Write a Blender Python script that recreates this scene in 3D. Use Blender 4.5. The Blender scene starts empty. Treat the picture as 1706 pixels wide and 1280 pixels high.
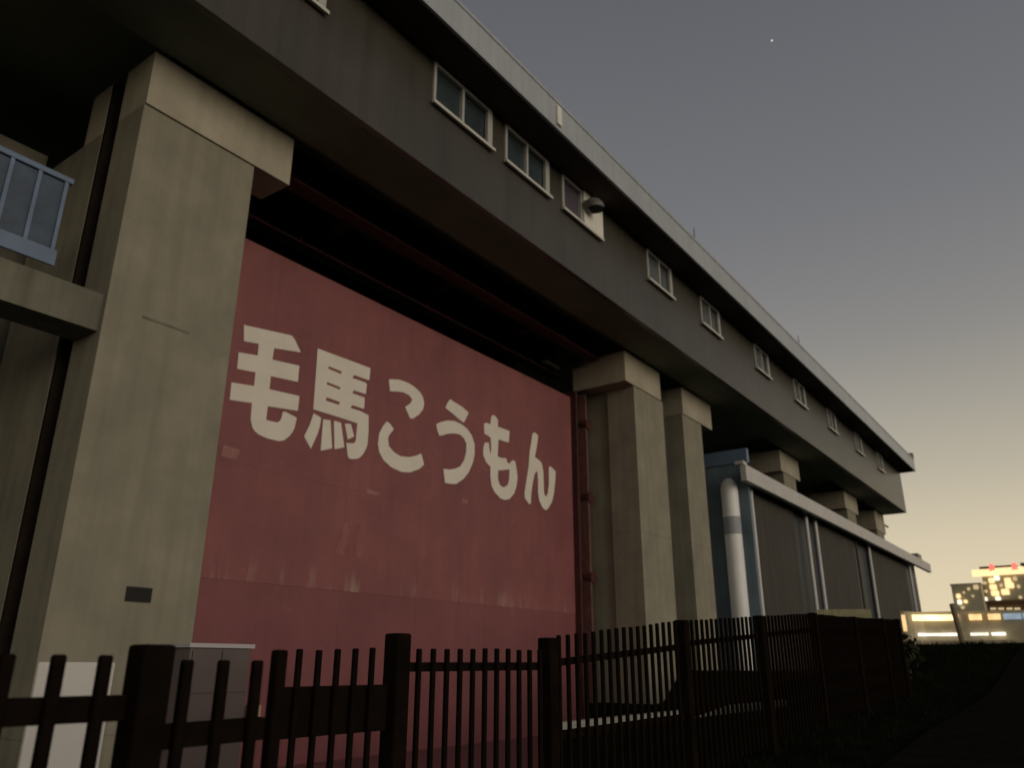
import bpy, bmesh, math, random
from mathutils import Vector, Matrix
from mathutils.geometry import tessellate_polygon
random.seed(7)
S = bpy.context.scene
C = S.collection

# ---------------------------------------------------------------- camera
# world: +X runs along the building front, +Y towards the building, z = 0 at eye height
cd = bpy.data.cameras.new('camera'); cam = bpy.data.objects.new('camera', cd); C.objects.link(cam)
_f = Vector((0.76195342, 0.55331341, 0.33655794)); _r = Vector((0.58709767, -0.80951431, 0.00170562)); _u = Vector((-0.27339221, -0.19629278, 0.94166122))
cam.matrix_world = Matrix(((_r.x, _u.x, -_f.x, 0), (_r.y, _u.y, -_f.y, 0), (_r.z, _u.z, -_f.z, 0), (0, 0, 0, 1)))
cd.sensor_width = 36; cd.lens = 27.74; cd.clip_start = 0.05; cd.clip_end = 6000
cd.dof.use_dof = True; cd.dof.focus_distance = 5.0; cd.dof.aperture_fstop = 2.2     # hand-held phone at night: everything a little soft
S.camera = cam

# ---------------------------------------------------------------- night sky: city glow that fades upwards, all round the horizon
SUN_AZ, SUN_EL = -98.0, 11.0        # degrees: where the soft town light comes from (from +X towards +Y)
W = bpy.data.worlds.new('World'); S.world = W; W.use_nodes = True
nt = W.node_tree; N = nt.nodes; L = nt.links
for n in list(N): N.remove(n)
out = N.new('ShaderNodeOutputWorld'); bg = N.new('ShaderNodeBackground')
tc = N.new('ShaderNodeTexCoord'); sep = N.new('ShaderNodeSeparateXYZ'); L.new(tc.outputs['Generated'], sep.inputs[0])
ramp = N.new('ShaderNodeValToRGB'); ramp.color_ramp.interpolation = 'EASE'
cr = ramp.color_ramp; cr.interpolation = 'B_SPLINE'
STOPS = [(0.0, (0.82, 0.69, 0.46)), (0.10, (0.73, 0.62, 0.425)), (0.20, (0.50, 0.455, 0.355)), (0.36, (0.226, 0.224, 0.226)), (0.54, (0.160, 0.164, 0.178)), (0.74, (0.110, 0.115, 0.128)), (1.0, (0.060, 0.066, 0.082))]
cr.elements[0].position, cr.elements[0].color = STOPS[0][0], (*STOPS[0][1], 1)
cr.elements[1].position, cr.elements[1].color = STOPS[-1][0], (*STOPS[-1][1], 1)
for p_, c_ in STOPS[1:-1]:
    e = cr.elements.new(p_); e.color = (*c_, 1)
nz = N.new('ShaderNodeTexNoise'); nz.inputs['Scale'].default_value = 2.2; nz.inputs['Detail'].default_value = 3
mp = N.new('ShaderNodeMapping'); mp.inputs['Scale'].default_value = (1, 1, 2.6)
L.new(tc.outputs['Generated'], mp.inputs[0]); L.new(mp.outputs[0], nz.inputs['Vector'])
mr = N.new('ShaderNodeMapRange'); mr.inputs['To Min'].default_value = 0.975; mr.inputs['To Max'].default_value = 1.025
L.new(nz.outputs['Fac'], mr.inputs['Value'])
mul = N.new('ShaderNodeMixRGB'); mul.blend_type = 'MULTIPLY'; mul.inputs[0].default_value = 1
L.new(sep.outputs['Z'], ramp.inputs[0]); L.new(ramp.outputs[0], mul.inputs[1]); L.new(mr.outputs[0], mul.inputs[2])
sky = N.new('ShaderNodeTexSky'); sky.sky_type = 'NISHITA'; sky.sun_disc = False
sky.sun_elevation = math.radians(-4.0); sky.sun_rotation = math.radians(90 - SUN_AZ)
sk2 = N.new('ShaderNodeMixRGB'); sk2.blend_type = 'ADD'; sk2.inputs[0].default_value = 0.05
L.new(mul.outputs[0], sk2.inputs[1]); L.new(sky.outputs[0], sk2.inputs[2])
L.new(sk2.outputs[0], bg.inputs[0]); bg.inputs[1].default_value = 1.0
L.new(bg.outputs[0], out.inputs[0])

# soft, warm, very broad light of the town behind the camera
sd = bpy.data.lights.new('sun', 'SUN'); sun = bpy.data.objects.new('sun', sd); C.objects.link(sun)
sd.energy = 1.0; sd.angle = math.radians(35); sd.color = (1.0, 0.88, 0.70)
_d = Vector((math.cos(math.radians(SUN_EL)) * math.cos(math.radians(SUN_AZ)), math.cos(math.radians(SUN_EL)) * math.sin(math.radians(SUN_AZ)), math.sin(math.radians(SUN_EL))))
sun.rotation_euler = _d.to_track_quat('Z', 'Y').to_euler(); sun.location = (0, -20, 30)
vs = S.view_settings
vs.view_transform = 'Standard'; vs.look = 'None'; vs.gamma = 1; vs.use_curve_mapping = False; vs.exposure = 0.0
S.cycles.use_denoising = True
S.cycles.max_bounces = 6
S.cycles.sample_clamp_indirect = 4

# ---------------------------------------------------------------- helpers
OFF = {}
def tag(o, label=None, cat=None, group=None, kind=None):
    if label: o['label'] = label
    if cat: o['category'] = cat
    if group: o['group'] = group
    if kind: o['kind'] = kind
    return o
def thing(name, loc, label, cat, group=None):
    o = bpy.data.objects.new(name, None); C.objects.link(o); o.location = loc; o.empty_display_size = 0.2
    OFF[o] = Vector(loc); return tag(o, label, cat, group)
def obj(name, bm, m, parent=None, label=None, smooth=False):
    off = OFF[parent] if parent is not None else Vector((0, 0, 0))
    if off.length: bmesh.ops.translate(bm, verts=bm.verts, vec=-off)
    me = bpy.data.meshes.new(name); bm.to_mesh(me); bm.free()
    if smooth:
        for p in me.polygons: p.use_smooth = True
    me.materials.append(m)
    o = bpy.data.objects.new(name, me); C.objects.link(o); OFF[o] = off
    if parent is not None: o.parent = parent
    if label: o['label'] = label
    return o
def B(*boxes):
    """a bmesh of axis-aligned boxes (x0,x1,y0,y1,z0,z1)"""
    bm = bmesh.new()
    for b in boxes: addbox(bm, *b)
    return bm
def addbox(bm, x0, x1, y0, y1, z0, z1, shear=0.0):
    # shear: z rises by that much from x0 to x1
    v = [bm.verts.new(c) for c in ((x0, y0, z0), (x1, y0, z0 + shear), (x1, y1, z0 + shear), (x0, y1, z0), (x0, y0, z1), (x1, y0, z1 + shear), (x1, y1, z1 + shear), (x0, y1, z1))]
    for f in ((0, 3, 2, 1), (4, 5, 6, 7), (0, 1, 5, 4), (1, 2, 6, 5), (2, 3, 7, 6), (3, 0, 4, 7)): bm.faces.new([v[i] for i in f])
def bevel(bm, w, seg=2):
    bmesh.ops.bevel(bm, geom=bm.edges[:], offset=w, segments=seg, affect='EDGES', profile=0.6)
    return bm
def tube(p0, p1, r, seg=10, r1=None, bm=None):
    bm = bm or bmesh.new(); p0 = Vector(p0); p1 = Vector(p1); d = (p1 - p0); r1 = r if r1 is None else r1
    q = d.to_track_quat('Z', 'Y'); a = []; b = []
    for i in range(seg):
        t = 2 * math.pi * i / seg; e = q @ Vector((math.cos(t), math.sin(t), 0))
        a.append(bm.verts.new(p0 + e * r)); b.append(bm.verts.new(p1 + e * r1))
    for i in range(seg): bm.faces.new((a[i], a[(i + 1) % seg], b[(i + 1) % seg], b[i]))
    bm.faces.new(a[::-1]); bm.faces.new(b)
    return bm
def prism(loops, y0, y1):
    """flat outline(s) in x,z (first loop outer, others holes) given a thickness from y0 to y1"""
    bm = bmesh.new()
    pts = [p for l in loops for p in l]
    tri = tessellate_polygon([[Vector((x, z, 0)) for x, z in l] for l in loops])
    f = [bm.verts.new((x, y0, z)) for x, z in pts]; k = [bm.verts.new((x, y1, z)) for x, z in pts]
    for a, b, c in tri:
        try: bm.faces.new((f[a], f[b], f[c])); bm.faces.new((k[c], k[b], k[a]))
        except ValueError: pass
    i0 = 0
    for l in loops:
        n = len(l)
        for i in range(n):
            a, b = i0 + i, i0 + (i + 1) % n
            bm.faces.new((f[a], f[b], k[b], k[a]))
        i0 += n
    bmesh.ops.recalc_face_normals(bm, faces=bm.faces)
    return bm
def copy_piece(src, name, parent, loc):
    o = bpy.data.objects.new(name, src.data); C.objects.link(o); o.parent = parent; o.location = loc; OFF[o] = OFF[parent]
    return o

# ---------------------------------------------------------------- materials (procedural)
def mat(name, col, rough=0.75, var=0.18, scale=1.5, bump=0.15, bscale=None, metal=0.0, spec=0.4, streak=0.0, col2=None, stretch=(1, 1, 1)):
    m = bpy.data.materials.new(name); m.use_nodes = True; t = m.node_tree; n = t.nodes; l = t.links
    p = n['Principled BSDF']; p.inputs['Roughness'].default_value = rough; p.inputs['Metallic'].default_value = metal
    p.inputs['Specular IOR Level'].default_value = spec
    tcx = n.new('ShaderNodeTexCoord'); mpx = n.new('ShaderNodeMapping'); mpx.inputs['Scale'].default_value = stretch
    l.new(tcx.outputs['Object'], mpx.inputs[0])
    a = n.new('ShaderNodeTexNoise'); a.inputs['Scale'].default_value = scale; a.inputs['Detail'].default_value = 6; a.inputs['Roughness'].default_value = 0.62
    l.new(mpx.outputs[0], a.inputs['Vector'])
    r = n.new('ShaderNodeValToRGB'); c2 = col2 or tuple(c * (1 - var) for c in col)
    r.color_ramp.elements[0].position = 0.34; r.color_ramp.elements[0].color = (*c2, 1)
    r.color_ramp.elements[1].position = 0.66; r.color_ramp.elements[1].color = (*[min(1, c * (1 + var * 0.5)) for c in col], 1)
    l.new(a.outputs['Fac'], r.inputs[0]); last = r.outputs[0]
    if streak > 0:
        ms = n.new('ShaderNodeMapping'); ms.inputs['Scale'].default_value = (2.2, 2.2, 0.11); l.new(tcx.outputs['Object'], ms.inputs[0])
        s = n.new('ShaderNodeTexNoise'); s.inputs['Scale'].default_value = 1.6; s.inputs['Detail'].default_value = 5; l.new(ms.outputs[0], s.inputs['Vector'])
        q = n.new('ShaderNodeMapRange'); q.inputs['From Min'].default_value = 0.42; q.inputs['From Max'].default_value = 0.70
        q.inputs['To Min'].default_value = 1.0; q.inputs['To Max'].default_value = 1.0 - streak; l.new(s.outputs['Fac'], q.inputs['Value'])
        mx = n.new('ShaderNodeMixRGB'); mx.blend_type = 'MULTIPLY'; mx.inputs[0].default_value = 1
        l.new(last, mx.inputs[1]); l.new(q.outputs[0], mx.inputs[2]); last = mx.outputs[0]
    l.new(last, p.inputs['Base Color'])
    if bump > 0:
        b = n.new('ShaderNodeTexNoise'); b.inputs['Scale'].default_value = bscale or scale * 14; b.inputs['Detail'].default_value = 4
        l.new(tcx.outputs['Object'], b.inputs['Vector'])
        bp = n.new('ShaderNodeBump'); bp.inputs['Strength'].default_value = bump; bp.inputs['Distance'].default_value = 0.02
        l.new(b.outputs['Fac'], bp.inputs['Height']); l.new(bp.outputs[0], p.inputs['Normal'])
    return m
def glow(name, col, power, uneven=0.0):
    m = bpy.data.materials.new(name); m.use_nodes = True; n = m.node_tree.nodes; p = n['Principled BSDF']
    p.inputs['Base Color'].default_value = (*[c * 0.6 for c in col], 1); p.inputs['Emission Color'].default_value = (*col, 1); p.inputs['Emission Strength'].default_value = power
    p.inputs['Roughness'].default_value = 0.4
    if uneven > 0:      # lamps behind the cover are not evenly bright
        l = m.node_tree.links; t = n.new('ShaderNodeTexCoord'); a = n.new('ShaderNodeTexNoise'); a.inputs['Scale'].default_value = uneven; a.inputs['Detail'].default_value = 3
        r = n.new('ShaderNodeMapRange'); r.inputs['From Min'].default_value = 0.3; r.inputs['From Max'].default_value = 0.7; r.inputs['To Min'].default_value = power * 0.55; r.inputs['To Max'].default_value = power * 1.25
        l.new(t.outputs['Object'], a.inputs['Vector']); l.new(a.outputs['Fac'], r.inputs['Value']); l.new(r.outputs[0], p.inputs['Emission Strength'])
    return m
M = {}
M['concrete'] = mat('weathered concrete', (0.26, 0.238, 0.185), 0.9, 0.2, 0.55, 0.35, 9, streak=0.15)
M['concrete_clean'] = mat('smoother pale concrete', (0.40, 0.36, 0.285), 0.88, 0.13, 0.8, 0.25, 9, streak=0.12)
M['concrete_dark'] = mat('darker concrete', (0.17, 0.16, 0.125), 0.9, 0.25, 0.7, 0.35, 9, streak=0.3)  # darker and more streaked than the weathered concrete
M['kerb'] = mat('pale kerb concrete', (0.42, 0.40, 0.35), 0.85, 0.15, 1.5, 0.3, 20)
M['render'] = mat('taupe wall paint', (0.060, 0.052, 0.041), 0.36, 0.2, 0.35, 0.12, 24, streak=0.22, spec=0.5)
M['soffit'] = mat('grey brown underside paint', (0.16, 0.18, 0.135), 0.8, 0.18, 0.7, 0.15)
M['fascia'] = mat('pale grey coated roof sheet', (0.40, 0.42, 0.455), 0.4, 0.06, 0.6, 0.05, 10, spec=0.5, streak=0.12)
M['eave'] = mat('dark brown eave boards', (0.075, 0.055, 0.045), 0.8, 0.2, 1, 0.1, spec=0.2)
M['roof'] = mat('grey roof sheet', (0.3, 0.3, 0.3), 0.6, 0.1)
M['white_frame'] = mat('white aluminium', (0.42, 0.42, 0.40), 0.45, 0.06, 3, 0.03)
M['glass'] = mat('dark window glass', (0.040, 0.055, 0.062), 0.18, 0.35, 0.8, 0.0, spec=0.9)
M['glass_pale'] = mat('curtained window glass', (0.125, 0.135, 0.155), 0.25, 0.25, 1.2, 0.0, spec=0.6)
M['sill'] = mat('white sill', (0.60, 0.58, 0.53), 0.5, 0.08, 3, 0.03)
M['panel_purple'] = mat('greyed glass', (0.10, 0.085, 0.11), 0.3, 0.2, 1, 0.0)
M['white_panel'] = mat('white sheet', (0.76, 0.74, 0.68), 0.6, 0.06, 2, 0.03)
M['hood'] = mat('grey duct metal', (0.22, 0.22, 0.20), 0.45, 0.15, 4, 0.05, metal=0.3)
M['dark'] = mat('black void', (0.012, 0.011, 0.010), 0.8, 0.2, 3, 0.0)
M['red_steel'] = mat('dark red painted steel', (0.065, 0.017, 0.015), 0.55, 0.3, 1.2, 0.1)
M['guide'] = mat('brown rusty steel', (0.075, 0.024, 0.022), 0.6, 0.35, 2.0, 0.2, streak=0.35)
M['guide_edge'] = mat('worn red steel edge', (0.16, 0.07, 0.065), 0.6, 0.3, 2.0, 0.15)
M['scuff'] = mat('rubbed pale red', (0.30, 0.135, 0.130), 0.7, 0.3, 3, 0.05)
M['smear'] = mat('chalky red', (0.235, 0.088, 0.086), 0.7, 0.4, 2.2, 0.05, col2=(0.205, 0.062, 0.065), stretch=(1, 1, 0.35))
M['letter'] = mat('cream sign paint', (0.72, 0.67, 0.60), 0.7, 0.05, 1.2, 0.05)
M['blue_steel'] = mat('blue grey painted steel', (0.135, 0.19, 0.235), 0.55, 0.2, 0.8, 0.1, streak=0.25)
M['blue_light'] = mat('pale blue painted steel', (0.13, 0.185, 0.285), 0.5, 0.15, 2, 0.06)
M['blue_panel'] = mat('blue perforated sheet', (0.05, 0.072, 0.112), 0.5, 0.3, 2, 0.06)
M['low_wall'] = mat('brown grey cladding', (0.045, 0.040, 0.033), 0.75, 0.15, 0.5, 0.15, streak=0.25)
M['low_dark'] = mat('dark blue shutter', (0.018, 0.022, 0.032), 0.5, 0.2, 1, 0.1)
M['gutter'] = mat('off white gutter', (0.52, 0.505, 0.50), 0.5, 0.08, 1, 0.05, streak=0.15)
M['pipe'] = mat('grey white pipe', (0.55, 0.54, 0.56), 0.4, 0.08, 1, 0.03)
M['duct'] = mat('off white duct', (0.78, 0.78, 0.79), 0.45, 0.12, 0.5, 0.05, stretch=(1, 1, 0.8))
M['collar'] = mat('grey blue band', (0.30, 0.33, 0.36), 0.5, 0.1)
M['fence'] = mat('dark brown fence resin', (0.010, 0.007, 0.005), 0.9, 0.3, 6, 0.2, spec=0.0)
M['grass'] = mat('dark grass', (0.010, 0.011, 0.006), 0.95, 0.4, 3, 0.5, spec=0.0)
M['asphalt'] = mat('asphalt', (0.014, 0.013, 0.012), 0.95, 0.3, 4, 0.4, 60, spec=0.0)
M['board'] = mat('white board', (0.58, 0.56, 0.55), 0.5, 0.05, 2, 0.02)
M['cabinet'] = mat('mauve grey cabinet paint', (0.105, 0.078, 0.080), 0.5, 0.12, 2, 0.05)
M['cab_trim'] = mat('pale trim', (0.42, 0.40, 0.42), 0.45, 0.05, 2, 0.02)
M['lamp_case'] = mat('pale green lamp casing', (0.34, 0.40, 0.33), 0.5, 0.08, 3, 0.02)
M['beige'] = mat('beige plastic', (0.40, 0.30, 0.20), 0.5, 0.05, 3, 0.0)
M['paleyellow'] = mat('pale yellow rail paint', (0.26, 0.25, 0.14), 0.6, 0.3, 3, 0.05)
M['parapet_wall'] = mat('pale brown parapet render', (0.42, 0.36, 0.25), 0.6, 0.25, 1.5, 0.15)
M['slot_shade'] = mat('painted slot shade', (0.020, 0.014, 0.010), 0.8, 0.3, 2, 0.1, spec=0.1)  # near-black colour that carries the shade inside the pier slot
M['parapet'] = mat('brown parapet', (0.20, 0.155, 0.105), 0.6, 0.25, 2, 0.15)
M['tower'] = mat('grey olive facade', (0.42, 0.38, 0.27), 0.8, 0.15, 0.08, 0.0)
M['tower_brown'] = mat('brown facade', (0.15, 0.085, 0.04), 0.8, 0.2, 0.08, 0.0)
M['lamp_warm'] = glow('warm lit panel', (1.0, 0.78, 0.40), 2.2, 2.2)
M['lamp_orange'] = glow('amber lit panel', (1.0, 0.66, 0.30), 1.1, 2.2)
M['lamp_white'] = glow('white lit strip', (0.98, 0.95, 0.80), 1.6, 2.2)
M['lamp_blue'] = glow('pale blue lit panel', (0.42, 0.55, 0.68), 0.62, 2.2)
M['win_warm'] = glow('warm lit window', (1.0, 0.72, 0.36), 1.25)
M['win_white'] = glow('white lit window', (1.0, 0.93, 0.70), 1.3)
M['win_dim'] = glow('dim lit window', (0.75, 0.58, 0.33), 0.7)
M['beacon'] = glow('red beacon', (1.0, 0.16, 0.12), 1.4)
M['star'] = glow('starlight', (1.0, 0.95, 0.85), 0.9)

def water_mat():
    m = bpy.data.materials.new('dark canal water'); m.use_nodes = True; n = m.node_tree.nodes; l = m.node_tree.links; p = n['Principled BSDF']
    p.inputs['Base Color'].default_value = (0.012, 0.016, 0.016, 1); p.inputs['Roughness'].default_value = 0.12; p.inputs['IOR'].default_value = 1.33
    a = n.new('ShaderNodeTexNoise'); a.inputs['Scale'].default_value = 2.5; a.inputs['Detail'].default_value = 3
    b = n.new('ShaderNodeBump'); b.inputs['Strength'].default_value = 0.3; b.inputs['Distance'].default_value = 0.05
    l.new(a.outputs['Fac'], b.inputs['Height']); l.new(b.outputs[0], p.inputs['Normal']); return m
M['water'] = water_mat()

def gate_mat(name, base, dark, lime):
    """oxide-red gate paint: uneven patches, rubbed marks and pale lime runs that hang off the plate joints"""
    m = mat(name, base, 0.6, 0.2, 0.45, 0.12, 12, col2=dark, streak=0.08, spec=0.4)
    n = m.node_tree.nodes; l = m.node_tree.links; p = n['Principled BSDF']
    src = p.inputs['Base Color'].links[0].from_socket
    tcx = n.new('ShaderNodeTexCoord'); sp = n.new('ShaderNodeSeparateXYZ'); l.new(tcx.outputs['Object'], sp.inputs[0])
    # pale runs above the joint at local z = 6.0 (2.0 m over eye height)
    z = n.new('ShaderNodeMapRange'); z.inputs['From Min'].default_value = 6.75; z.inputs['From Max'].default_value = 6.02; z.interpolation_type = 'SMOOTHSTEP'
    l.new(sp.outputs['Z'], z.inputs['Value'])
    g = n.new('ShaderNodeMapping'); g.inputs['Scale'].default_value = (1.0, 1, 0.14); l.new(tcx.outputs['Object'], g.inputs[0])
    s = n.new('ShaderNodeTexNoise'); s.inputs['Scale'].default_value = 1.9; s.inputs['Detail'].default_value = 7; s.inputs['Roughness'].default_value = 0.7; l.new(g.outputs[0], s.inputs['Vector'])
    q = n.new('ShaderNodeMapRange'); q.inputs['From Min'].default_value = 0.53; q.inputs['From Max'].default_value = 0.70; l.new(s.outputs['Fac'], q.inputs['Value'])
    k = n.new('ShaderNodeMath'); k.operation = 'MULTIPLY'; l.new(z.outputs[0], k.inputs[0]); l.new(q.outputs[0], k.inputs[1])
    k2 = n.new('ShaderNodeMath'); k2.operation = 'MULTIPLY'; l.new(k.outputs[0], k2.inputs[0]); k2.inputs[1].default_value = lime
    # broad chalky patches
    h = n.new('ShaderNodeTexNoise'); h.inputs['Scale'].default_value = 0.8; h.inputs['Detail'].default_value = 8; h.inputs['Roughness'].default_value = 0.75; l.new(tcx.outputs['Object'], h.inputs['Vector'])
    hr = n.new('ShaderNodeMapRange'); hr.inputs['From Min'].default_value = 0.60; hr.inputs['From Max'].default_value = 0.80; hr.inputs['To Max'].default_value = 0.22; l.new(h.outputs['Fac'], hr.inputs['Value'])
    mx0 = n.new('ShaderNodeMath'); mx0.operation = 'MAXIMUM'; l.new(k2.outputs[0], mx0.inputs[0]); l.new(hr.outputs[0], mx0.inputs[1])
    mx = n.new('ShaderNodeMixRGB'); mx.inputs[2].default_value = (0.40, 0.31, 0.26, 1); l.new(mx0.outputs[0], mx.inputs[0]); l.new(src, mx.inputs[1])
    l.new(mx.outputs[0], p.inputs['Base Color']); return m
M['gate'] = gate_mat('oxide red gate paint', (0.235, 0.076, 0.081), (0.190, 0.060, 0.065), 0.6)
M['gate_low'] = gate_mat('dull red waterline paint', (0.200, 0.062, 0.070), (0.165, 0.051, 0.058), 0.0)
LETTERS = [[[[(11.695,8.772),(13.29,9.013),(13.414,8.94),(13.677,8.612),(12.745,8.435),(12.735,8.081),(13.675,8.193),(13.676,7.695),(12.743,7.594),(12.739,7.203),(13.78,7.291),(13.775,6.844),(12.749,6.714),(12.747,6.32),(12.923,6.318),(13.135,6.34),(13.215,6.421),(13.249,6.522),(13.266,6.681),(13.344,6.707),(13.762,6.636),(13.723,6.33),(13.665,6.192),(13.571,6.047),(13.407,5.887),(13.235,5.824),(12.847,5.82),(12.565,5.859),(12.438,5.917),(12.343,5.998),(12.257,6.212),(12.236,6.668),(11.554,6.573),(11.541,7.055),(12.239,7.153),(12.238,7.55),(11.656,7.479),(11.64,7.945),(12.242,8.048),(12.231,8.391),(11.758,8.315)]]],[[[(14.281,8.936),(16.456,8.977),(16.439,8.569),(16.384,8.553),(15.792,8.542),(15.721,8.423),(16.266,8.435),(16.345,8.409),(16.333,8.059),(16.278,8.06),(15.818,8.045),(15.767,7.934),(16.289,7.932),(16.299,7.821),(16.301,7.561),(15.802,7.558),(15.731,7.45),(16.185,7.451),(16.505,7.404),(16.548,6.915),(16.544,6.469),(16.477,6.281),(16.387,6.121),(16.236,5.965),(16.04,5.894),(15.841,5.868),(15.776,5.931),(15.678,6.323),(15.975,6.374),(16.047,6.468),(16.064,7.037),(15.33,7.043),(14.322,7.037)],[(14.75,8.514),(15.285,8.502),(15.254,8.412),(14.739,8.431)],[(14.745,8.007),(15.276,7.987),(15.264,7.904),(14.734,7.925)],[(14.768,7.53),(15.303,7.52),(15.273,7.418),(14.757,7.419)]],[[(14.353,6.916),(14.639,6.853),(14.613,6.576),(14.563,6.355),(14.362,5.853),(14.084,6.155),(14.248,6.547)]],[[(14.717,6.827),(14.998,6.867),(15.142,6.037),(14.726,5.873)]],[[(15.132,6.885),(15.405,6.891),(15.614,6.171),(15.238,6.028)]],[[(15.563,6.898),(15.798,6.956),(15.974,6.591),(15.727,6.441)]]],[[[(17.304,8.85),(17.773,8.974),(18.222,8.986),(18.475,8.944),(18.69,8.877),(18.845,8.798),(18.957,8.707),(19.048,8.488),(19.005,8.263),(18.827,8.036),(18.547,7.816),(18.385,7.776),(18.272,7.924),(18.125,8.107),(18.351,8.286),(18.457,8.449),(18.291,8.568),(18.002,8.592),(17.684,8.533),(17.393,8.451),(17.338,8.669)]],[[(17.318,7.408),(17.476,7.362),(17.654,7.22),(17.501,7.042),(17.432,6.927),(17.421,6.827),(17.476,6.615),(17.677,6.491),(17.857,6.431),(18.036,6.399),(18.431,6.453),(18.791,6.586),(18.992,6.701),(19.086,6.531),(19.16,6.343),(18.941,6.156),(18.504,5.957),(18.11,5.896),(17.641,5.956),(17.288,6.105),(17.064,6.332),(16.987,6.59),(17.016,6.928),(17.162,7.215)]]],[[[(20.404,9.005),(20.695,8.948),(21.105,8.89),(21.456,8.767),(21.347,8.555),(21.194,8.32),(20.942,8.378),(20.535,8.514),(20.159,8.61),(20.258,8.815)]],[[(19.703,7.895),(19.949,8.042),(20.33,8.189),(20.679,8.252),(21.038,8.236),(21.407,8.13),(21.668,7.949),(21.84,7.656),(21.859,7.299),(21.767,6.952),(21.55,6.556),(21.245,6.237),(20.857,5.995),(20.558,5.941),(20.261,5.93),(20.209,6.158),(20.155,6.4),(20.493,6.438),(20.749,6.516),(21.052,6.662),(21.265,6.938),(21.367,7.254),(21.38,7.553),(21.238,7.73),(21.008,7.826),(20.697,7.798),(20.309,7.692),(20.057,7.575),(19.89,7.522),(19.777,7.682)]]],[[[(22.877,9.033),(23.053,9.062),(23.259,8.938),(23.252,8.664),(24.016,8.67),(23.966,8.206),(23.783,8.181),(23.294,8.165),(23.273,7.83),(23.252,7.482),(23.531,7.478),(23.787,7.531),(23.892,7.364),(23.996,7.353),(24.232,7.544),(24.391,7.528),(24.498,7.199),(24.551,6.892),(24.471,6.531),(24.313,6.224),(24.003,5.972),(23.698,5.892),(23.446,5.911),(23.097,6.078),(22.898,6.284),(22.82,6.6),(22.813,6.993),(22.543,7.121),(22.369,7.359),(22.363,7.631),(22.455,7.851),(22.698,7.906),(22.726,7.711),(22.804,7.496),(22.851,7.614),(22.831,7.92),(22.793,8.129),(22.423,8.199),(22.391,8.565),(22.511,8.641),(22.783,8.645),(22.805,8.856)],[(23.284,6.948),(24.023,7.138),(23.999,6.727),(23.897,6.492),(23.643,6.355),(23.416,6.406),(23.288,6.596)]]],[[[(25.601,8.941),(25.776,9.033),(26.007,8.951),(25.961,8.652),(25.76,7.971),(25.961,7.946),(26.25,7.838),(26.361,7.526),(26.38,7.064),(26.4,6.607),(26.525,6.481),(26.664,6.619),(26.762,7.0),(26.784,7.406),(26.781,7.742),(26.903,7.834),(27.295,7.689),(27.252,7.29),(27.144,6.734),(26.983,6.342),(26.678,6.016),(26.501,5.924),(26.271,6.001),(26.047,6.256),(25.968,6.599),(25.976,7.122),(25.924,7.441),(25.751,7.309),(25.604,6.923),(25.487,6.452),(25.454,6.033),(25.344,5.984),(25.045,6.188),(25.019,6.373),(25.159,6.907),(25.303,7.451),(25.393,8.126),(25.511,8.551)]]]]
# ================================================================ SETTING
G = -1.4
def lerp_table(t, x):
    if x <= t[0][0]: return t[0][1]
    for (a, b), (c, d) in zip(t, t[1:]):
        if x <= c: return b + (d - b) * (x - a) / (c - a)
    return t[-1][1]
PATH = [(2.5, G), (4.7, -1.16), (6.6, -0.98), (8.6, -0.85), (10.6, -0.72), (13.4, -0.62), (16, -0.5), (19, -0.2), (24, 0.42), (27, 0.62), (30, 0.66)]
def path_h(x): return lerp_table(PATH, x)
def ys_at(x): return 3.55 + 3.4 * max(0, min(1, (x - 21.5) / 3.0))
def ground_h(x, y):
    e = ys_at(x)
    if y <= e: return path_h(x)
    if x > 31: return lerp_table([(31, 0.66), (36, G)], x)
    t = min(1, (y - e) / 1.3)
    return path_h(x) + (G - path_h(x)) * t
def build_ground():
    bm = bmesh.new()
    xs = [-3000, -300, -60, -20, -8, 0, 2.5, 3.5, 4.7, 5.6, 6.6, 7.6, 8.6, 9.6, 10.6, 12, 13.4, 14.6, 15.29, 15.31, 16, 17, 18, 19, 20, 21, 22, 23, 24, 25.5, 27, 28.85, 28.87, 30, 31, 33, 36, 60, 100, 300, 1000, 4000]
    ys = [-3000, -300, -50, -12, -5, -2.2, 0, 1.5, 2.4, 3.1, 3.55, 4.0, 4.4, 4.85, 5.2, 5.59, 5.61, 6.2, 6.95, 7.6, 8.25, 9.2, 10.39, 10.41, 12, 14.5, 17, 19, 26, 60, 300, 3000]
    def h(x, y):
        if -9 < x < 15.30 and 5.60 < y < 25: return -4.0     # lock basin
        if 15.30 < x < 28.86 and 10.40 < y < 25: return -4.0
        v = ground_h(x, y)
        return v + (random.uniform(-0.02, 0.02) if -5 < x < 40 and y < 9 else 0)
    V = [[bm.verts.new((x, y, h(x, y))) for y in ys] for x in xs]
    for i in range(len(xs) - 1):
        for j in range(len(ys) - 1): bm.faces.new((V[i][j], V[i + 1][j], V[i + 1][j + 1], V[i][j + 1]))
    return bm
tag(obj('ground', build_ground(), M['grass']), kind='structure')
bm = bmesh.new()
xs = [-40, -10, 0, 2.5, 3.5, 4.7, 5.6, 6.6, 7.6, 8.6, 9.6, 10.6, 12, 13.4, 14.6, 16, 17, 18, 19, 20, 21, 22, 23, 24, 25.5, 27]
prev = None
for x in xs:
    cur = [bm.verts.new((x, y, path_h(x) + 0.035)) for y in (-2.0, -1, 0, 1.0, 1.9)]
    if prev:
        for k in range(4): bm.faces.new((prev[k], cur[k], cur[k + 1], prev[k + 1]))
    prev = cur
tag(obj('path', bm, M['asphalt']), kind='structure')
tag(obj('water', B((-9, 15.29, 5.62, 24.9, -2.45, -2.4), (15.32, 28.84, 10.43, 24.9, -2.45, -2.401)), M['water']), kind='structure')

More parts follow.
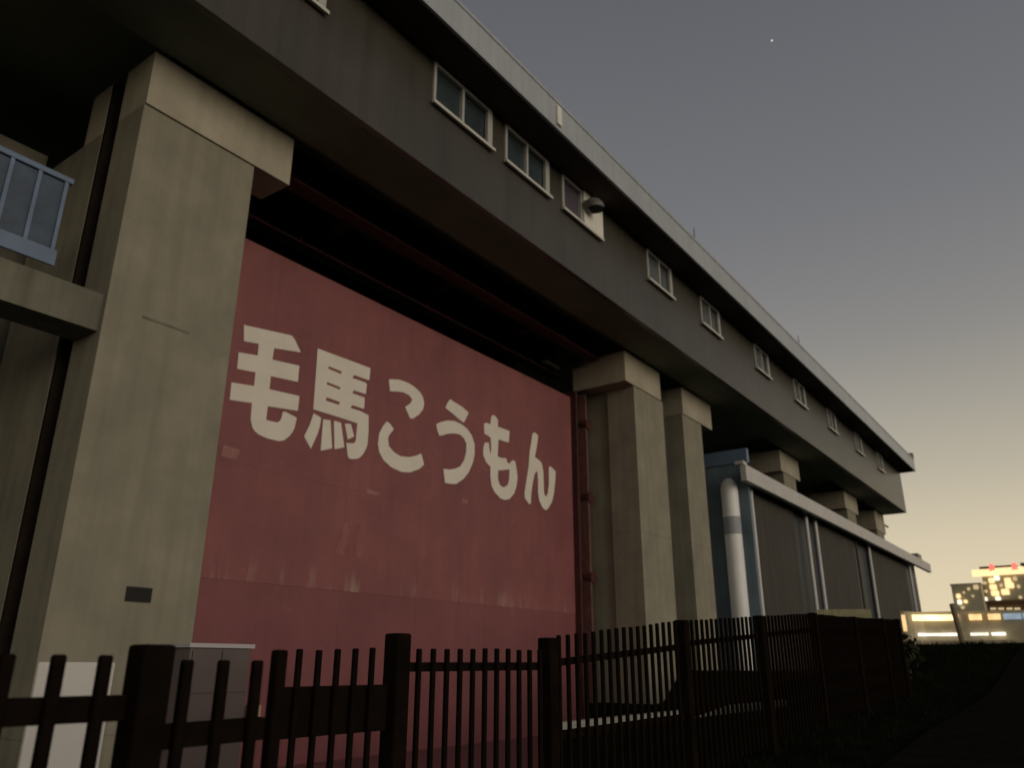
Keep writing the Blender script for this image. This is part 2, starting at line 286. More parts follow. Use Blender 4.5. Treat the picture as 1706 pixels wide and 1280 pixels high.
# ================================================================ THE OVERHEAD BUILDING
X0, X1 = -6.0, 79.2
WINS = [(7.1, 9.8), (13.9, 16.72), (17.44, 20.05), (20.92, 23.68), (27.65, 30.1), (33.3, 35.7), (40.7, 43.0), (47.6, 49.9), (55.0, 57.1), (62.4, 64.5), (69.6, 71.6)]
ZS, ZT, ZB, ZE = 15.45, 16.95, 13.2, 17.0      # window sill, head, wall foot, eave soffit
bld = thing('overhead_building', (36, 16, ZB), 'long taupe control building carried high on concrete piers, white-framed windows under its eave', 'building')
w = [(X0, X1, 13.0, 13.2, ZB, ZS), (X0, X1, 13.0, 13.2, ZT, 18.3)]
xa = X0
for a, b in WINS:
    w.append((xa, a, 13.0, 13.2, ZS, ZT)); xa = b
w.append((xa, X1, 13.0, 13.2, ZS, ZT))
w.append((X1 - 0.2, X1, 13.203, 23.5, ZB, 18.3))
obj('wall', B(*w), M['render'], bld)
obj('edge_beam', B((X0, X1 - 0.21, 13.203, 14.9, ZB, ZB + 0.6)), M['soffit'], bld)
obj('floor_slab', B((X0, X1 - 0.21, 14.9, 23.5, 13.95, 14.25)), M['soffit'], bld)
obj('rear_wall', B((X0, X1 - 0.21, 23.3, 23.6, 10.4, 18.3)), M['soffit'], bld)
rf = obj('roof', B((X0, 79.4, 11.81, 24.3, 17.9, 18.05)), M['roof'], bld)
FB, FT, FYF = 16.95, 18.10, 11.70           # roof edge: foot, top, face
for k in range(12):                          # the edge sheet comes in lengths
    a = X0 + (79.5 - X0) * k / 12; c_ = X0 + (79.5 - X0) * (k + 1) / 12
    obj('fascia', B((a + 0.002, c_ - 0.002, FYF, FYF + 0.1, FB, FT)), M['fascia'], rf)
obj('fascia', B((79.4, 79.5, FYF + 0.103, 24.3, FB, FT)), M['fascia'], rf)
obj('eave_soffit', B((X0, 79.39, FYF + 0.103, 12.997, ZE, ZE + 0.04)), M['eave'], rf)
obj('drip_edge', B((X0, 79.52, FYF - 0.03, FYF - 0.003, FT - 0.1, FT + 0.03)), M['fascia'], rf)
for x in (30.2, 45.4): obj('lightning_rod', tube((x, 11.75, FT), (x, 11.75, FT + 0.65), 0.035, 6, 0.02), M['hood'], rf)
obj('gutter_joint', bevel(B((18.60, 18.86, 11.62, 11.695, 17.1, 17.85)), 0.02), M['white_panel'], rf, 'pale joint cover on the roof edge')
obj('end_fixture', bevel(B((78.7, 79.2, 11.6, 12.1, FT + 0.04, FT + 0.45)), 0.03), M['hood'], rf)
for i, (a, b) in enumerate(WINS):
    fr = B((a, b, 12.93, 13.05, ZS, ZS + 0.12), (a, b, 12.93, 13.05, ZT - 0.12, ZT), (a, a + 0.10, 12.935, 13.05, ZS + 0.12, ZT - 0.12), (b - 0.24, b, 12.935, 13.05, ZS + 0.12, ZT - 0.12))
    fo = obj('window', fr, M['white_frame'], bld)
    mid = (a + b - 0.1) / 2
    obj('mullion', B((mid - 0.05, mid + 0.05, 12.94, 13.06, ZS + 0.12, ZT - 0.12)), M['white_frame'], fo)
    obj('sill', B((a - 0.06, b + 0.06, 12.84, 12.929, ZS - 0.05, ZS + 0.05)), M['sill'], fo)
    if i == 3:
        obj('pane', B((a + 0.1, mid - 0.05, 13.06, 13.08, ZS + 0.12, ZT - 0.12)), M['panel_purple'], fo)
        vp = obj('vent_panel', B((mid + 0.05, b + 0.02, 12.86, 12.925, ZS + 0.06, ZT)), M['white_panel'], fo, 'white sheet filling the right half of the window')
    else:
        obj('pane', B((a + 0.1, mid - 0.05, 13.06, 13.08, ZS + 0.12, ZT - 0.12)), M['glass_pale'] if i > 3 else M['glass'], fo)
        obj('pane', B((mid + 0.05, b - 0.24, 13.085, 13.10, ZS + 0.12, ZT - 0.12)), M['glass_pale'] if i > 3 else M['glass'], fo)
# round exhaust hood on that window's white sheet
vh = thing('exhaust_hood', (22.5, 12.86, 16.2), 'round grey exhaust hood on the white window panel', 'vent')
bm = tube((22.5, 12.858, 16.28), (22.5, 12.66, 16.28), 0.29, 18); obj('duct', bm, M['hood'], vh, smooth=False)
bm = bmesh.new()
prevr = None
for k in range(7):
    t = k / 6 * math.pi / 2
    c = Vector((22.5, 12.66 - 0.2 * math.sin(t), 16.28 - 0.2 * (1 - math.cos(t)))); ring = []
    for i in range(14):
        a = 2 * math.pi * i / 14
        ring.append(bm.verts.new(c + Vector((0.31 * math.cos(a), -0.31 * math.sin(a) * math.sin(t), 0.31 * math.sin(a) * math.cos(t)))))
    if prevr:
        for i in range(14): bm.faces.new((prevr[i], prevr[(i + 1) % 14], ring[(i + 1) % 14], ring[i]))
    prevr = ring
obj('hood', bm, M['hood'], vh, smooth=True)
obj('mouth', tube((22.5, 12.46, 16.05), (22.5, 12.46, 16.085), 0.27, 14), M['dark'], vh)

# steel hoist girders of the gate, under the floor
def girder(name, x0, x1, y, z0, z1, label, along='x'):
    if along == 'x':
        o = thing(name, ((x0 + x1) / 2, y, z0), label, 'girder', 'red hoist girders above the gate')
        obj('web', B((x0, x1, y - 0.03, y + 0.03, z0 + 0.06, z1 - 0.06)), M['red_steel'], o)
        obj('flange', B((x0, x1, y - 0.28, y + 0.28, z0, z0 + 0.058)), M['red_steel'], o); obj('flange', B((x0, x1, y - 0.28, y + 0.28, z1 - 0.058, z1)), M['red_steel'], o)
        for k in range(9):
            xk = x0 + (x1 - x0) * (k + 0.5) / 9; obj('stiffener', B((xk - 0.02, xk + 0.02, y - 0.24, y - 0.032, z0 + 0.06, z1 - 0.06)), M['red_steel'], o)
    return o
girder('hoist_girder', 10.9, 28.9, 16.4, 12.9, 13.94, 'dark red steel girder nearest the front under the overhead building')
girder('hoist_girder', 10.9, 28.9, 18.6, 12.6, 13.94, 'dark red steel girder directly above the top edge of the red gate')
girder('hoist_girder', 10.9, 28.9, 20.8, 12.5, 13.94, 'dark red steel girder farthest back behind the red gate')
for k, x in enumerate((14.5, 19.5, 24.5)):
    o = thing('cross_beam', (x, 18.4, 12.7), ('left-hand', 'middle', 'right-hand')[k] + ' red cross beam between the hoist girders over the gate', 'girder', 'red cross beams over the gate')
    obj('beam', B((x - 0.25, x + 0.25, 16.7, 18.3, 13.0, 13.5)), M['red_steel'], o)
    obj('hanger', B((x - 0.12, x + 0.12, 17.3, 17.9, 13.503, 13.945)), M['red_steel'], o)

lf = thing('soffit_lamp', (28.0, 18.3, 12.8), 'unlit pale green lamp casing under the building, above the gate corner', 'lamp')
obj('casing', bevel(B((27.5, 28.7, 18.1, 18.32, 12.82, 13.02)), 0.03), M['lamp_case'], lf); obj('hanger', B((28.05, 28.15, 18.18, 18.24, 13.02, 13.93)), M['dark'], lf)
# ================================================================ PIERS
def pier(label, sx0, sx1, cx0, cx1, ctop=13.16, cbot=11.75, depth=4.6, cdepth=2.7, joint=5.3, slot=True, sf=15.06, base=-4.0, step=0.0):
    o = thing('concrete_pier', ((sx0 + sx1) / 2, 17, base), label, 'pier', 'concrete piers carrying the overhead building')
    if slot:   # stop-log slot cut in both flanks
        lo = [(sx0, sx1, sf, 16.15, base, joint - 0.004), (sx0 + 0.9, sx1 - 0.9, 16.15, 16.85, base, joint - 0.004), (sx0, sx1, 16.85, 15 + depth, base, joint - 0.004)]
        hi = [(a, b, c, d, joint + 0.004, cbot) for a, b, c, d, _, _ in lo]
    else:      # the flank steps back a little towards the rear
        lo = [(sx0, sx1, sf, 16.4, base, joint - 0.004), (sx0 + step, sx1 - step, 16.4, 15 + depth, base, joint - 0.004)]
        hi = [(a, b, c, d, joint + 0.004, cbot) for a, b, c, d, _, _ in lo]
    s1 = obj('shaft', B(*lo), M['concrete'], o)
    s2 = obj('shaft', B(*hi), M['concrete'], o)
    obj('pour_joint', B((sx0 + 0.015, sx1 - 0.015, sf + 0.015, 16.14, joint - 0.004, joint + 0.004)), M['concrete_dark'], o)
    if slot: cap = [(cx0, cx1, 15.0, 16.15, cbot, ctop), (cx0 + 1.1, cx1 - 1.1, 16.15, 16.85, cbot, ctop), (cx0, cx1, 16.85, 15 + cdepth, cbot, ctop)]
    else: cap = [(cx0, cx1, 15.0, 15 + cdepth, cbot, ctop)]
    if slot: obj('slot_shade_plate', B((sx0 + 0.012, sx0 + 0.895, 16.72, 16.847, base, ctop - 0.02)), M['slot_shade'], o)  # dark plate put in to stand for the shade inside the slot
    obj('capital', B(*cap) if slot else bevel(B(*cap), 0.03), M['concrete_clean'], o)
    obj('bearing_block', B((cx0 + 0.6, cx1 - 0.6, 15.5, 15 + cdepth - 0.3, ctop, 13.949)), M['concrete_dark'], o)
    return o, s1, s2
pl, s1, s2 = pier('biggest concrete pier, nearest the camera, left of the red gate', 6.85, 9.76, 6.85, 10.8, joint=-1.2)
obj('rust_stain', B((7.62, 8.70, 15.052, 15.0585, 6.82, 6.875)), M['concrete_dark'], s2, 'thin dark horizontal stain')
hs = obj('hole_shade', bevel(B((8.22, 8.75, 15.045, 15.058, 1.14, 1.42)), 0.004), M['dark'], s1, 'small dark rectangle painted as the shade of a recess')  # flat dark plate on the face, painted as the shade in a hole
pier('concrete pier with an overhanging cap, right beside the red gate', 29.92, 32.85, 29.1, 32.6, slot=False, step=0.14)
pier('narrow concrete pier just right of the pier beside the red gate', 35.05, 37.35, 35.05, 38.7, joint=5.4, slot=False, step=0.14)
pier('concrete pier whose cap shows above the left end of the low building', 50.4, 52.9, 49.9, 53.8, slot=False, step=0.1)
pier('concrete pier whose cap shows above the middle of the low building roof', 65.9, 68.6, 65.4, 69.4, slot=False, step=0.1)
p5, a5, b5 = pier('farthest concrete pier under the far end of the overhead building', 75.9, 78.6, 75.6, 79.2, slot=False, step=0.1, cbot=11.4)
obj('pipe', tube((79.2, 15.4, 12.6), (82.6, 15.4, 12.6), 0.09, 8), M['hood'], p5)

# left-hand bay: rear wall, walkway beam and blue railing
lw = thing('bay_wall', (0, 21, -4), 'dim concrete wall closing the bay behind the blue railing', 'wall')
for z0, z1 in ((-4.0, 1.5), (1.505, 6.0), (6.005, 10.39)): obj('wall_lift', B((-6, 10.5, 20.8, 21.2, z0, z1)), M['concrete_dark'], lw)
bx = thing('walkway_beam', (0, 15.6, 6.28), 'concrete walkway beam running left from the nearest pier', 'beam')
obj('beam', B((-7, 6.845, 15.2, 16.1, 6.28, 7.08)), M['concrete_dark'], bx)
obj('ledge', B((-7, 6.844, 15.5, 16.1, 7.08, 7.16)), M['concrete'], bx)
bb = thing('rear_beam', (0, 19.9, 10.6), 'dim concrete beam high behind the blue railing', 'beam')
obj('beam', B((-7, 6.84, 19.7, 20.4, 11.1, 12.3)), M['concrete'], bb); obj('haunch', B((5.6, 6.838, 19.7, 20.35, 10.3, 11.1)), M['concrete'], bb)
br = thing('walkway_railing', (2, 15.1, 7.16), 'pale blue railing with upright bars on the left walkway beam', 'railing')
obj('top_rail', bevel(B((-6.5, 5.78, 15.02, 15.12, 9.04, 9.16)), 0.02), M['blue_light'], br)
obj('toe_board', B((-6.5, 5.74, 15.0, 15.05, 7.20, 7.52)), M['blue_light'], br)
obj('infill_panel', B((-6.5, 5.70, 15.085, 15.10, 7.53, 9.03)), M['blue_panel'], br)
for k in range(24):
    x = 5.66 - k * 0.5; obj('bar', B((x - 0.035, x + 0.035, 15.03, 15.08, 7.53, 9.035)), M['blue_light'], br)
for x in (4.4, 1.9, -0.6): obj('post', B((x - 0.05, x + 0.05, 15.102, 15.19, 7.0, 9.03)), M['blue_light'], br)

# ================================================================ THE RED LOCK GATE
gt = thing('lock_gate', (19.3, 17.6, -4.0), 'tall oxide-red steel lock gate with cream Japanese lettering', 'gate')
rows = [(-4.0, 2.0), (2.0, 4.95), (4.95, 8.1), (8.1, 11.34)]
NX = 6; gx0, gx1 = 9.5, 28.62
for r, (za, zb) in enumerate(rows):
    for k in range(NX):
        a = gx0 + (gx1 - gx0) * k / NX; b = gx0 + (gx1 - gx0) * (k + 1) / NX
        d = random.uniform(0, 0.004) + (0.008 if r == 0 else 0)
        obj('plate', B((a + 0.0015, b - 0.0015, 17.56 + d, 17.62, za + 0.0015, zb - 0.0015)), M['gate_low'] if r == 0 else M['gate'], gt)
obj('frame', B((gx0, gx1, 17.625, 18.3, -4.0, 11.3)), M['red_steel'], gt)
names = ['毛', '馬', 'こ', 'う', 'も', 'ん']
for nm, groups in zip(names, LETTERS):
    bm = bmesh.new()
    for loops in groups:
        t = prism(loops, 17.552, 17.557); me = bpy.data.meshes.new('tmp'); t.to_mesh(me); t.free(); bm.from_mesh(me); bpy.data.meshes.remove(me)
    obj('letter', bm, M['letter'], gt, 'cream painted character ' + nm)
# odd chalk-rubbed marks on the paint
for (a, b, c, d) in ((11.5, 12.05, 5.05, 5.32), (16.55, 17.2, 4.95, 5.06), (21.2, 21.55, 5.40, 5.52)):
    obj('scuff', prism([[(a, c), (b - 0.05, c - 0.02), (b, d), (a + 0.06, d + 0.03)]], 17.554, 17.558), M['scuff'], gt, 'pale rubbed mark')
obj('scuff', prism([[(15.55, 3.05), (15.95, 2.98), (16.62, 3.0), (16.66, 3.9), (16.3, 4.02), (15.75, 3.9)]], 17.5555, 17.559), M['smear'], gt, 'broad chalky smear')
gg = thing('gate_guide', (29.2, 17.5, -4), 'dark brown steel guide post between red gate and pier', 'guide post')
obj('channel', B((28.64, 28.78, 17.3, 18.4, -4, 11.6), (28.78, 29.3, 17.62, 18.4, -4, 11.6)), M['guide'], gg)
obj('edge_bar', B((29.3, 29.42, 17.2, 18.3, -4, 11.6)), M['guide_edge'], gg)
obj('web', B((29.42, 29.9, 17.5, 18.2, -4, 11.6)), M['guide'], gg)
for z in (10.2, 6.9, 3.5): obj('roller', tube((29.5, 17.15, z), (29.5, 17.49, z), 0.26, 14), M['guide'], gg)

# ================================================================ LOW BUILDING IN FRONT OF THE FAR PIERS
lb = thing('low_building', (65, 15, G), 'low brown service building with pale gutter, standing before the far piers', 'building')
FY = 14.38                     # its front wall
bays = [(40.7, 42.3, 'd'), (42.3, 49.1, 'w'), (49.1, 53.9, 'd'), (53.9, 63.4, 'w'), (63.4, 68.0, 'd'), (68.0, 82.2, 'w'), (82.2, 87.8, 'd')]
for a, c_, t in bays:
    if t == 'w':
        n_ = max(1, round((c_ - a) / 1.6))
        for k in range(n_): obj('wall_panel', B((a + (c_ - a) * k / n_ + 0.006, a + (c_ - a) * (k + 1) / n_ - 0.006, FY, FY + 0.2, G, 9.6)), M['low_wall'], lb)
    else: obj('shutter', B((a, c_, FY + 0.16, FY + 0.24, G, 9.6)), M['low_dark'], lb)
gw = obj('gable_wall', B((40.5, 40.69, 14.0, 19.5, G, 10.25)), M['blue_steel'], lb)
obj('gable_header', B((40.42, 40.75, 13.9, 19.5, 10.253, 11.0)), M['blue_light'], gw)
obj('end_wall', B((87.65, 87.8, FY + 0.25, 19.5, G, 9.6)), M['low_wall'], lb)
rl = obj('roof', B((40.7, 89.2, 13.87, 14.9, 9.63, 9.73)), M['roof'], lb)
obj('gutter', bevel(B((39.1, 90.9, 13.54, 13.86, 8.94, 9.80)), 0.04), M['gutter'], rl)
obj('gutter_end', bevel(B((39.05, 39.6, 13.64, 14.1, 9.83, 10.0)), 0.02), M['gutter'], rl)
obj('outlet_box', bevel(B((87.8, 89.6, 14.0, 14.8, 9.76, 10.6)), 0.08), M['hood'], rl)
for x in (41.5, 51.3, 53.3, 67.7, 83.5): obj('downpipe', tube((x, FY - 0.12, G), (x, FY - 0.12, 9.3), 0.115, 10), M['pipe'], lb)
obj('downpipe', tube((63.7, FY - 0.1, G), (63.7, FY - 0.1, 9.3), 0.08, 8), M['low_wall'], lb)
du = thing('white_duct', (39.95, 14.85, G), 'thick off-white vertical duct with rounded top at the low building corner', 'duct')
bm = bmesh.new(); prevr = None; rr = 0.44; dx, dy = 39.95, 14.85
prof = [(rr, G), (rr, 8.7), (rr * 0.97, 8.9), (rr * 0.85, 9.1), (rr * 0.6, 9.27), (rr * 0.3, 9.35), (0.02, 9.37)]
for r_, z in prof:
    ring = [bm.verts.new((dx + r_ * math.cos(2 * math.pi * i / 20), dy + r_ * math.sin(2 * math.pi * i / 20), z)) for i in range(20)]
    if prevr:
        for i in range(20): bm.faces.new((prevr[i], prevr[(i + 1) % 20], ring[(i + 1) % 20], ring[i]))
    prevr = ring
obj('pipe', bm, M['duct'], du, smooth=True)
obj('collar', tube((dx, dy, 6.4), (dx, dy, 7.3), rr + 0.012, 20), M['collar'], du, smooth=False)
tag(obj('basin_kerb', bevel(B((15.35, 34.5, 10.15, 10.4, G - 0.1, -1.18)), 0.02), M['kerb']), 'pale concrete kerb along the lock basin seen between the fence pickets', 'kerb')

# ================================================================ FENCES
def new_picket(h, wd):
    bm = B((-wd / 2, wd / 2, -wd / 2, wd / 2, 0, h)); bevel(bm, wd * 0.18, 1); me = bpy.data.meshes.new('picket'); bm.to_mesh(me); bm.free(); me.materials.append(M['fence']); return me
def place(name, me, parent, loc):
    o = bpy.data.objects.new(name, me); C.objects.link(o); o.parent = parent; o.location = Vector(loc) - OFF[parent]; OFF[o] = OFF[parent]; return o
def rail(parent, x0, x1, y, z0, z1, th):    # sloping rail from z0 to z1 (centre), th tall
    bm = bmesh.new(); addbox(bm, x0, x1, y - 0.022, y + 0.022, z0 - th / 2, z0 + th / 2, z1 - z0); obj('rail', bm, M['fence'], parent)
fa = thing('picket_fence', (1.0, 2.09, G), 'nearest dark picket fence with the broad post, bottom left', 'fence', 'dark picket fences along the path')
pk = new_picket(1.32, 0.030)
for k in range(-7, 6):
    x = 1.0 + 0.1165 * k
    if 1.16 < x < 1.33: continue
    z = 0.024 if x < 1.2 else 0.014
    place('picket', pk, fa, (x, 2.09, z - 1.32))
obj('post', bevel(B((1.198, 1.288, 2.05, 2.14, G - 0.2, 0.052)), 0.012), M['fence'], fa)
obj('post', bevel(B((1.642, 1.680, 2.07, 2.11, G - 0.2, 0.045)), 0.008), M['fence'], fa)
rail(fa, 0.15, 1.199, 2.125, -0.105, -0.105, 0.062); rail(fa, 1.287, 1.643, 2.125, -0.183, -0.178, 0.062)
rail(fa, 0.15, 1.186, 2.125, -0.95, -0.95, 0.06); rail(fa, 1.314, 1.633, 2.125, -1.0, -1.0, 0.06)
fb = thing('picket_fence', (9, 3.03, G), 'long dark picket fence climbing away along the path to the right', 'fence', 'dark picket fences along the path')
TOP = [(2.3, 0.06), (3.1, 0.085), (4.5, 0.10), (4.7, 0.19), (6.64, 0.37), (8.6, 0.5), (10.6, 0.63), (12, 0.66), (13.4, 0.70), (15.7, 0.78)]
posts = [3.17, 4.595, 6.72, 8.7, 10.7, 12.7, 14.5, 15.75]
pk2 = new_picket(1.26, 0.027)
x = 2.52
while x < 15.75:
    if min(abs(x - p) for p in posts) > 0.075:
        tz = lerp_table(TOP, x) + random.uniform(-0.004, 0.004)
        place('picket', pk2, fb, (x, 3.03, tz - 1.26))
    x += 0.1155
for p_ in posts:
    tz = lerp_table(TOP, p_ - 0.1) + (0.075 if p_ < 5 else 0.012)
    obj('post', bevel(B((p_ - 0.05, p_ + 0.05, 2.985, 3.09, path_h(p_) - 0.3, tz)), 0.014), M['fence'], fb)
rail(fb, 2.44, 3.121, 3.068, -0.20, -0.20, 0.215); rail(fb, 3.219, 4.546, 3.068, -0.008, -0.003, 0.048)
rail(fb, 2.44, 3.121, 3.068, -0.95, -0.95, 0.06); rail(fb, 3.219, 4.546, 3.068, -0.80, -0.78, 0.05)
for a, b in zip(posts[1:], posts[2:]):
    t0, t1 = lerp_table(TOP, a + 0.1), lerp_table(TOP, b - 0.1)
    d = 0.175 if a < 5 else 0.2
    rail(fb, a + 0.049, b - 0.049, 3.068, t0 - d, t1 - d - (0.04 if a < 5 else 0), 0.045)
    lo0 = -0.43 if a < 5 else t0 - 0.78; lo1 = -0.41 if a < 5 else t1 - 0.74
    rail(fb, a + 0.049, b - 0.049, 3.068, lo0, lo1, 0.05)

# things that stand behind the fence
sb = thing('sign_board', (2.0, 4.0, G), 'blank white board standing behind the nearest fence, bottom left', 'board')
obj('panel', bevel(B((1.83, 2.19, 4.0, 4.015, -0.75, 0.012)), 0.003, 1), M['board'], sb)
for x in (1.90, 2.12): obj('post', B((x - 0.02, x + 0.02, 4.016, 4.05, G - 0.2, -0.05)), M['hood'], sb)
cb = thing('control_cabinet', (3.5, 5.15, G), 'mauve grey cabinet with a pale top edge behind the fence, below the red gate', 'cabinet')
bd = obj('body', bevel(B((3.24, 3.72, 5.0, 5.32, G, 0.11)), 0.008), M['cabinet'], cb)
obj('top_trim', B((3.22, 3.74, 4.985, 5.33, 0.112, 0.140)), M['cab_trim'], cb)
dr = obj('door', B((3.255, 3.475, 4.990, 4.999, -0.175, 0.09)), M['cabinet'], cb); obj('door', B((3.485, 3.705, 4.990, 4.999, -0.175, 0.09)), M['cabinet'], cb)
obj('drawer', B((3.255, 3.705, 4.992, 4.9995, -0.9, -0.19)), M['cabinet'], cb)
jb = thing('junction_box', (3.85, 5.1, G), 'small beige box on a stake beside the mauve cabinet', 'box')
obj('box', bevel(B((3.79, 3.90, 5.05, 5.13, -0.36, -0.27)), 0.008), M['beige'], jb); obj('stake', B((3.835, 3.855, 5.08, 5.10, G - 0.1, -0.361)), M['hood'], jb)

# ================================================================ THE CREST: LIT PARAPET, POLE, PALE RAILING
pts = [(27.30, 5.02), (27.55, 5.06), (27.80, 5.02), (28.0, 4.92), (28.2, 4.70), (28.4, 4.2), (28.55, 3.6), (28.7, 3.0), (28.85, 2.2), (29.0, 1.0), (29.2, -2), (29.4, -6), (29.6, -12)]
def ribbon(ps, z0, z1, th):
    bm = bmesh.new(); rows_ = []
    for i, p in enumerate(ps):
        a = Vector(ps[max(0, i - 1)]); b = Vector(ps[min(len(ps) - 1, i + 1)]); d = (b - a).normalized(); nrm = Vector((d.y, -d.x)) * 1.0
        if nrm.x > 0: nrm = -nrm                       # towards the viewer's side
        p = Vector(p); f = p + nrm * th
        rows_.append([bm.verts.new((f.x, f.y, z0)), bm.verts.new((f.x, f.y, z1)), bm.verts.new((p.x, p.y, z1)), bm.verts.new((p.x, p.y, z0))])
    for r0, r1 in zip(rows_, rows_[1:]):
        for k in range(4): bm.faces.new((r0[k], r1[k], r1[(k + 1) % 4], r0[(k + 1) % 4]))
    bm.faces.new(rows_[0]); bm.faces.new(rows_[-1][::-1]); bmesh.ops.recalc_face_normals(bm, faces=bm.faces); return bm
def seg(y0, y1, n=7):   # points of the curve between two y values
    o = []
    for i in range(n):
        y = y0 + (y1 - y0) * i / (n - 1)
        for (a, b), (c, d) in zip(pts, pts[1:]):
            if d <= y <= b: o.append((a + (c - a) * (y - b) / (d - b), y)); break
    return o
pp = thing('lit_parapet', (28.5, 2, 0.6), 'curved brown parapet with glowing warm and white light bands at the crest, far right', 'parapet')
obj('wall', ribbon(pts, 0.2, 1.60, 0.10), M['parapet_wall'], pp)
obj('base', ribbon(pts, 0.2, 0.74, 0.34), M['parapet_wall'], pp)
for y0, y1, m in ((4.98, 3.74, 'lamp_warm'), (3.46, 3.14, 'lamp_orange'), (2.96, 2.64, 'lamp_orange'), (2.56, 2.1, 'lamp_blue'), (2.06, 1.2, 'lamp_blue'), (1.1, -1.5, 'lamp_warm'), (-1.7, -5, 'lamp_warm')):
    obj('light_panel', ribbon(seg(y0, y1), 1.33, 1.50, 0.20), M[m], pp)
for y0, y1 in ((4.9, 4.75), (4.72, 4.3), (4.26, 3.72), (3.5, 3.05), (2.95, 2.6), (1.1, -1.5), (-1.7, -5)):
    obj('light_strip', ribbon(seg(y0, y1, 4), 0.88, 0.96, 0.20), M['lamp_white'], pp)
obj('end_lamp', ribbon([(27.26, 4.99), (27.34, 5.02), (27.46, 5.045)], 1.0, 1.48, 0.10), M['lamp_orange'], pp)
sp = thing('leaning_post', (27.2, 3.6, 0.3), 'thin dark leaning post in front of the lit parapet', 'post')
obj('post', tube((27.2, 3.52, 0.2), (27.2, 3.66, 1.75), 0.085, 8, 0.075), M['parapet'], sp); obj('foot', tube((27.195, 3.515, 0.15), (27.197, 3.54, 0.5), 0.10, 8), M['cab_trim'], sp)
yr = thing('crest_railing', (24.5, 6.0, 0.4), 'low pale yellow railing on the bank left of the lit parapet', 'railing')
for k in range(30):
    x = 21.6 + k * 0.2; z = 1.19 + (x - 21.6) * 0.056
    obj('slat', B((x, x + 0.09, 6.0, 6.03, z - 1.25, z + 0.18)), M['paleyellow'], yr)
bm = bmesh.new(); addbox(bm, 21.5, 27.6, 6.032, 6.07, 1.25, 1.31, 6.1 * 0.052); obj('rail', bm, M['paleyellow'], yr)

# ================================================================ FAR TOWN
def windows(parent, cells, X):
    for (y, z, wd, h, m) in cells: obj('window', bevel(B((X - 0.8, X - 0.004, y - wd * 0.32, y + wd * 0.32, z - h * 0.32, z + h * 0.32)), 0.36, 2), M[m], parent)
def PX(x, y, X):   # place on the far facade: photograph bearing turned into metres on the plane x = X
    d = _f * 1314.47 + _r * (x - 853) - _u * (y - 640); d = d * (X / d.x); return d.y, d.z
def cell(x, y, wp, hp, m, X): yy, zz = PX(x, y, X); k = X / 1314.47 / 0.80; return (yy, zz, wp * k, hp * k, m)
t1 = thing('apartment_block', (310, 35, G), 'lower grey apartment block on the left of the lit tower, far right', 'building', 'far apartment blocks')
obj('wall', B((300, 316, 31.2, 39.7, G, 24.9)), M['tower'], t1); obj('roof_edge', B((299.8, 316.2, 31.0, 39.9, 24.9, 25.5)), M['tower'], t1)
windows(t1, [cell(*c, 300) for c in ((1597, 994, 7, 8, 'win_warm'), (1599, 1004, 7, 8, 'win_white'), (1609, 1003, 6, 6, 'win_warm'), (1626, 979, 8, 8, 'win_dim'), (1614, 982, 5, 5, 'win_dim'), (1606, 988, 4, 4, 'win_dim'), (1621, 994, 4, 4, 'win_dim'), (1604, 1013, 6, 5, 'win_dim'))], 300)
t2 = thing('apartment_tower', (315, 22, G), 'taller apartment tower with glowing crown bands and red beacons, far right', 'building', 'far apartment blocks')
obj('wall', B((306, 326, 8.0, 31.0, G, 29.4)), M['tower'], t2)
cro = obj('crown', B((305.5, 326.5, 20.5, 31.2, 29.4, 31.0), (305.5, 326.5, 7.5, 19.5, 29.4, 31.5)), M['tower_brown'], t2)
for x, y, a, b in ((1641, 955, 26, 8), (1679, 952, 32, 8), ):
    c_ = cell(x, y, a, b, 'win_warm', 305.5); obj('light_band', bevel(B((305.0, 305.495, c_[0] - c_[2] / 2, c_[0] + c_[2] / 2, c_[1] - c_[3] / 2, c_[1] + c_[3] / 2)), 0.2, 1), M['win_warm'], t2)
for x, y in ((1652, 946), (1690, 944)):
    yy, zz = PX(x, y, 305); obj('beacon', tube((305, yy, zz - 1.1), (305, yy, zz + 1.0), 0.9, 8, 0.6), M['beacon'], t2)
windows(t2, [cell(*c, 306) for c in ((1652, 968, 9, 9, 'win_warm'), (1661, 964, 8, 8, 'win_white'), (1655, 979, 11, 9, 'win_warm'), (1658, 989, 12, 9, 'win_warm'), (1679, 968, 10, 9, 'win_warm'), (1682, 976, 13, 10, 'win_warm'), (1675, 987, 12, 10, 'win_warm'), (1663, 998, 8, 7, 'win_white'), (1641, 1000, 8, 9, 'win_white'), (1633, 1010, 9, 10, 'win_warm'), (1691, 965, 6, 7, 'win_dim'), (1697, 978, 5, 6, 'win_dim'), (1641, 972, 5, 5, 'win_dim'), (1643, 986, 5, 5, 'win_dim'), (1700, 996, 5, 5, 'win_dim'), (1668, 976, 5, 6, 'win_dim'))], 306)
t3 = thing('riverside_hall', (200, 12, G), 'low dark brown hall in front of the lit tower, far right edge', 'building')
obj('wall', B((190, 214, -6, 19.2, G, 12.0)), M['tower_brown'], t3); obj('roof', B((189.6, 214.4, -6.4, 19.5, 12.0, 12.5)), M['tower_brown'], t3)
windows(t3, [cell(x, 1015, 9, 3, 'win_dim', 190) for x in (1655, 1668, 1682, 1695)], 190)

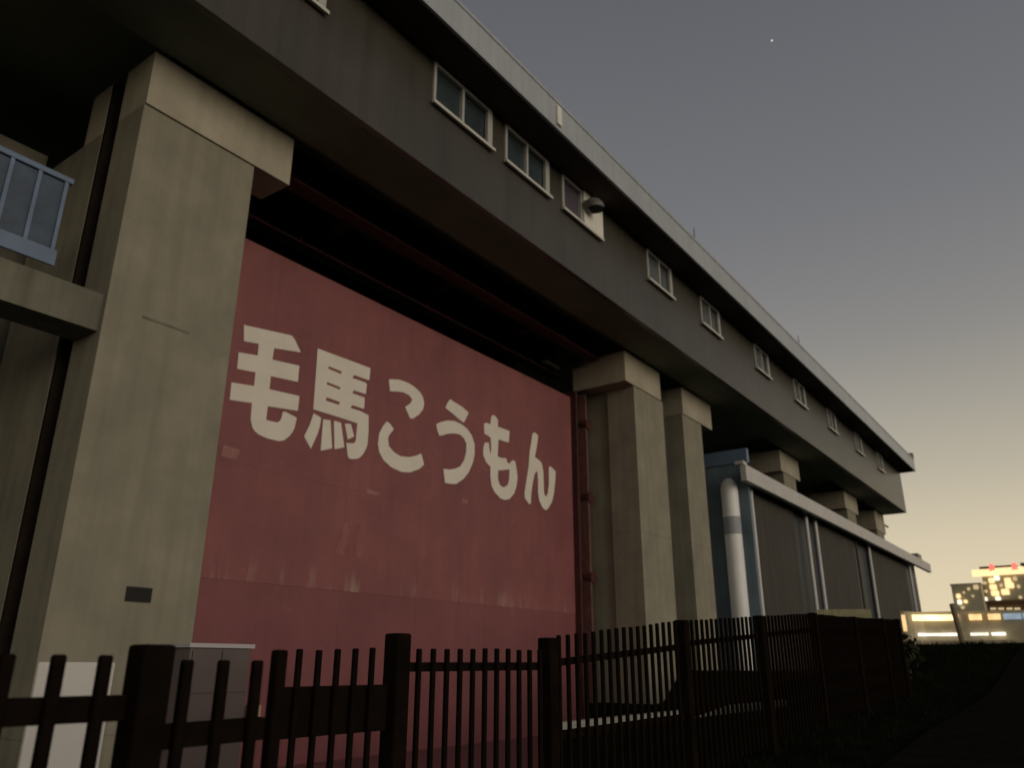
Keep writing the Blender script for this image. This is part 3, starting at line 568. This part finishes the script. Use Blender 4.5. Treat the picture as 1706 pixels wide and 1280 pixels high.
# a few dark trees at the foot of the far blocks
leafm = mat('dark foliage', (0.03, 0.032, 0.016), 0.9, 0.4, 2, 0.0, spec=0.1)
def tree(label, x, y, z0, h, r):
    o = thing('tree', (x, y, z0), label, 'tree', 'dark far trees'); obj('trunk', tube((x, y, z0), (x, y, z0 + h * 0.6), r * 0.09, 7, r * 0.05), M['parapet'], o)
    bm = bmesh.new()
    for _ in range(420):
        d = Vector((random.gauss(0, 1), random.gauss(0, 1), random.gauss(0, 1))).normalized() * r * random.uniform(0.45, 1.0) * random.uniform(0.8, 1.1)
        c = Vector((x, y, z0 + h - r)) + Vector((d.x, d.y, d.z * 0.95)); s = r * random.uniform(0.10, 0.2)
        a = Vector((random.uniform(-1, 1), random.uniform(-1, 1), random.uniform(-1, 1))).normalized(); b = a.orthogonal().normalized(); e = a.cross(b)
        bm.faces.new([bm.verts.new(c + v * s) for v in (b, e * 0.7, -b, -e * 0.7)])
    obj('crown', bm, leafm, o)
    return o
tree('small dark tree just left of the lower far block', 150, 20.8, G, 9.4, 1.5)
tree('rounded dark tree at the foot of the lower far block', 150, 19.0, G, 8.6, 1.3)
tree('low dark tree nearest the low building end, behind the parapet', 150, 22.6, G, 7.9, 1.5)

sh = tree('dark rounded shrub at the far end of the long fence', 18.6, 3.75, -0.3, 1.08, 0.55); sh.name = 'shrub'; sh['category'] = 'shrub'; del sh['group']
st = bmesh.new(); bmesh.ops.create_icosphere(st, subdivisions=1, radius=3.2, matrix=Matrix.Translation(Vector((0.73378612, 0.17646213, 0.65606329)) * 3500))
tag(obj('star', st, M['star']), 'single bright star in the upper right sky', 'star')

# grass along the crest and the fence foot
bm = bmesh.new()
for _ in range(5200):
    x = random.uniform(3, 28); y = random.choice((random.uniform(2.2, 5.5), random.uniform(3.0, 3.6), random.uniform(1.9, 6.5)))
    z = ground_h(x, y) - 0.02; h = random.uniform(0.05, 0.16); a = random.uniform(0, 6.28); s = 0.012
    p = Vector((x, y, z)); q = Vector((math.cos(a) * s, math.sin(a) * s, 0)); tip = p + Vector((random.uniform(-0.05, 0.05), random.uniform(-0.05, 0.05), h))
    bm.faces.new([bm.verts.new(v) for v in (p - q, p + q, tip)])
tag(obj('grass', bm, M['grass']), 'short dark grass along the fence and the crest', 'grass', kind='stuff')
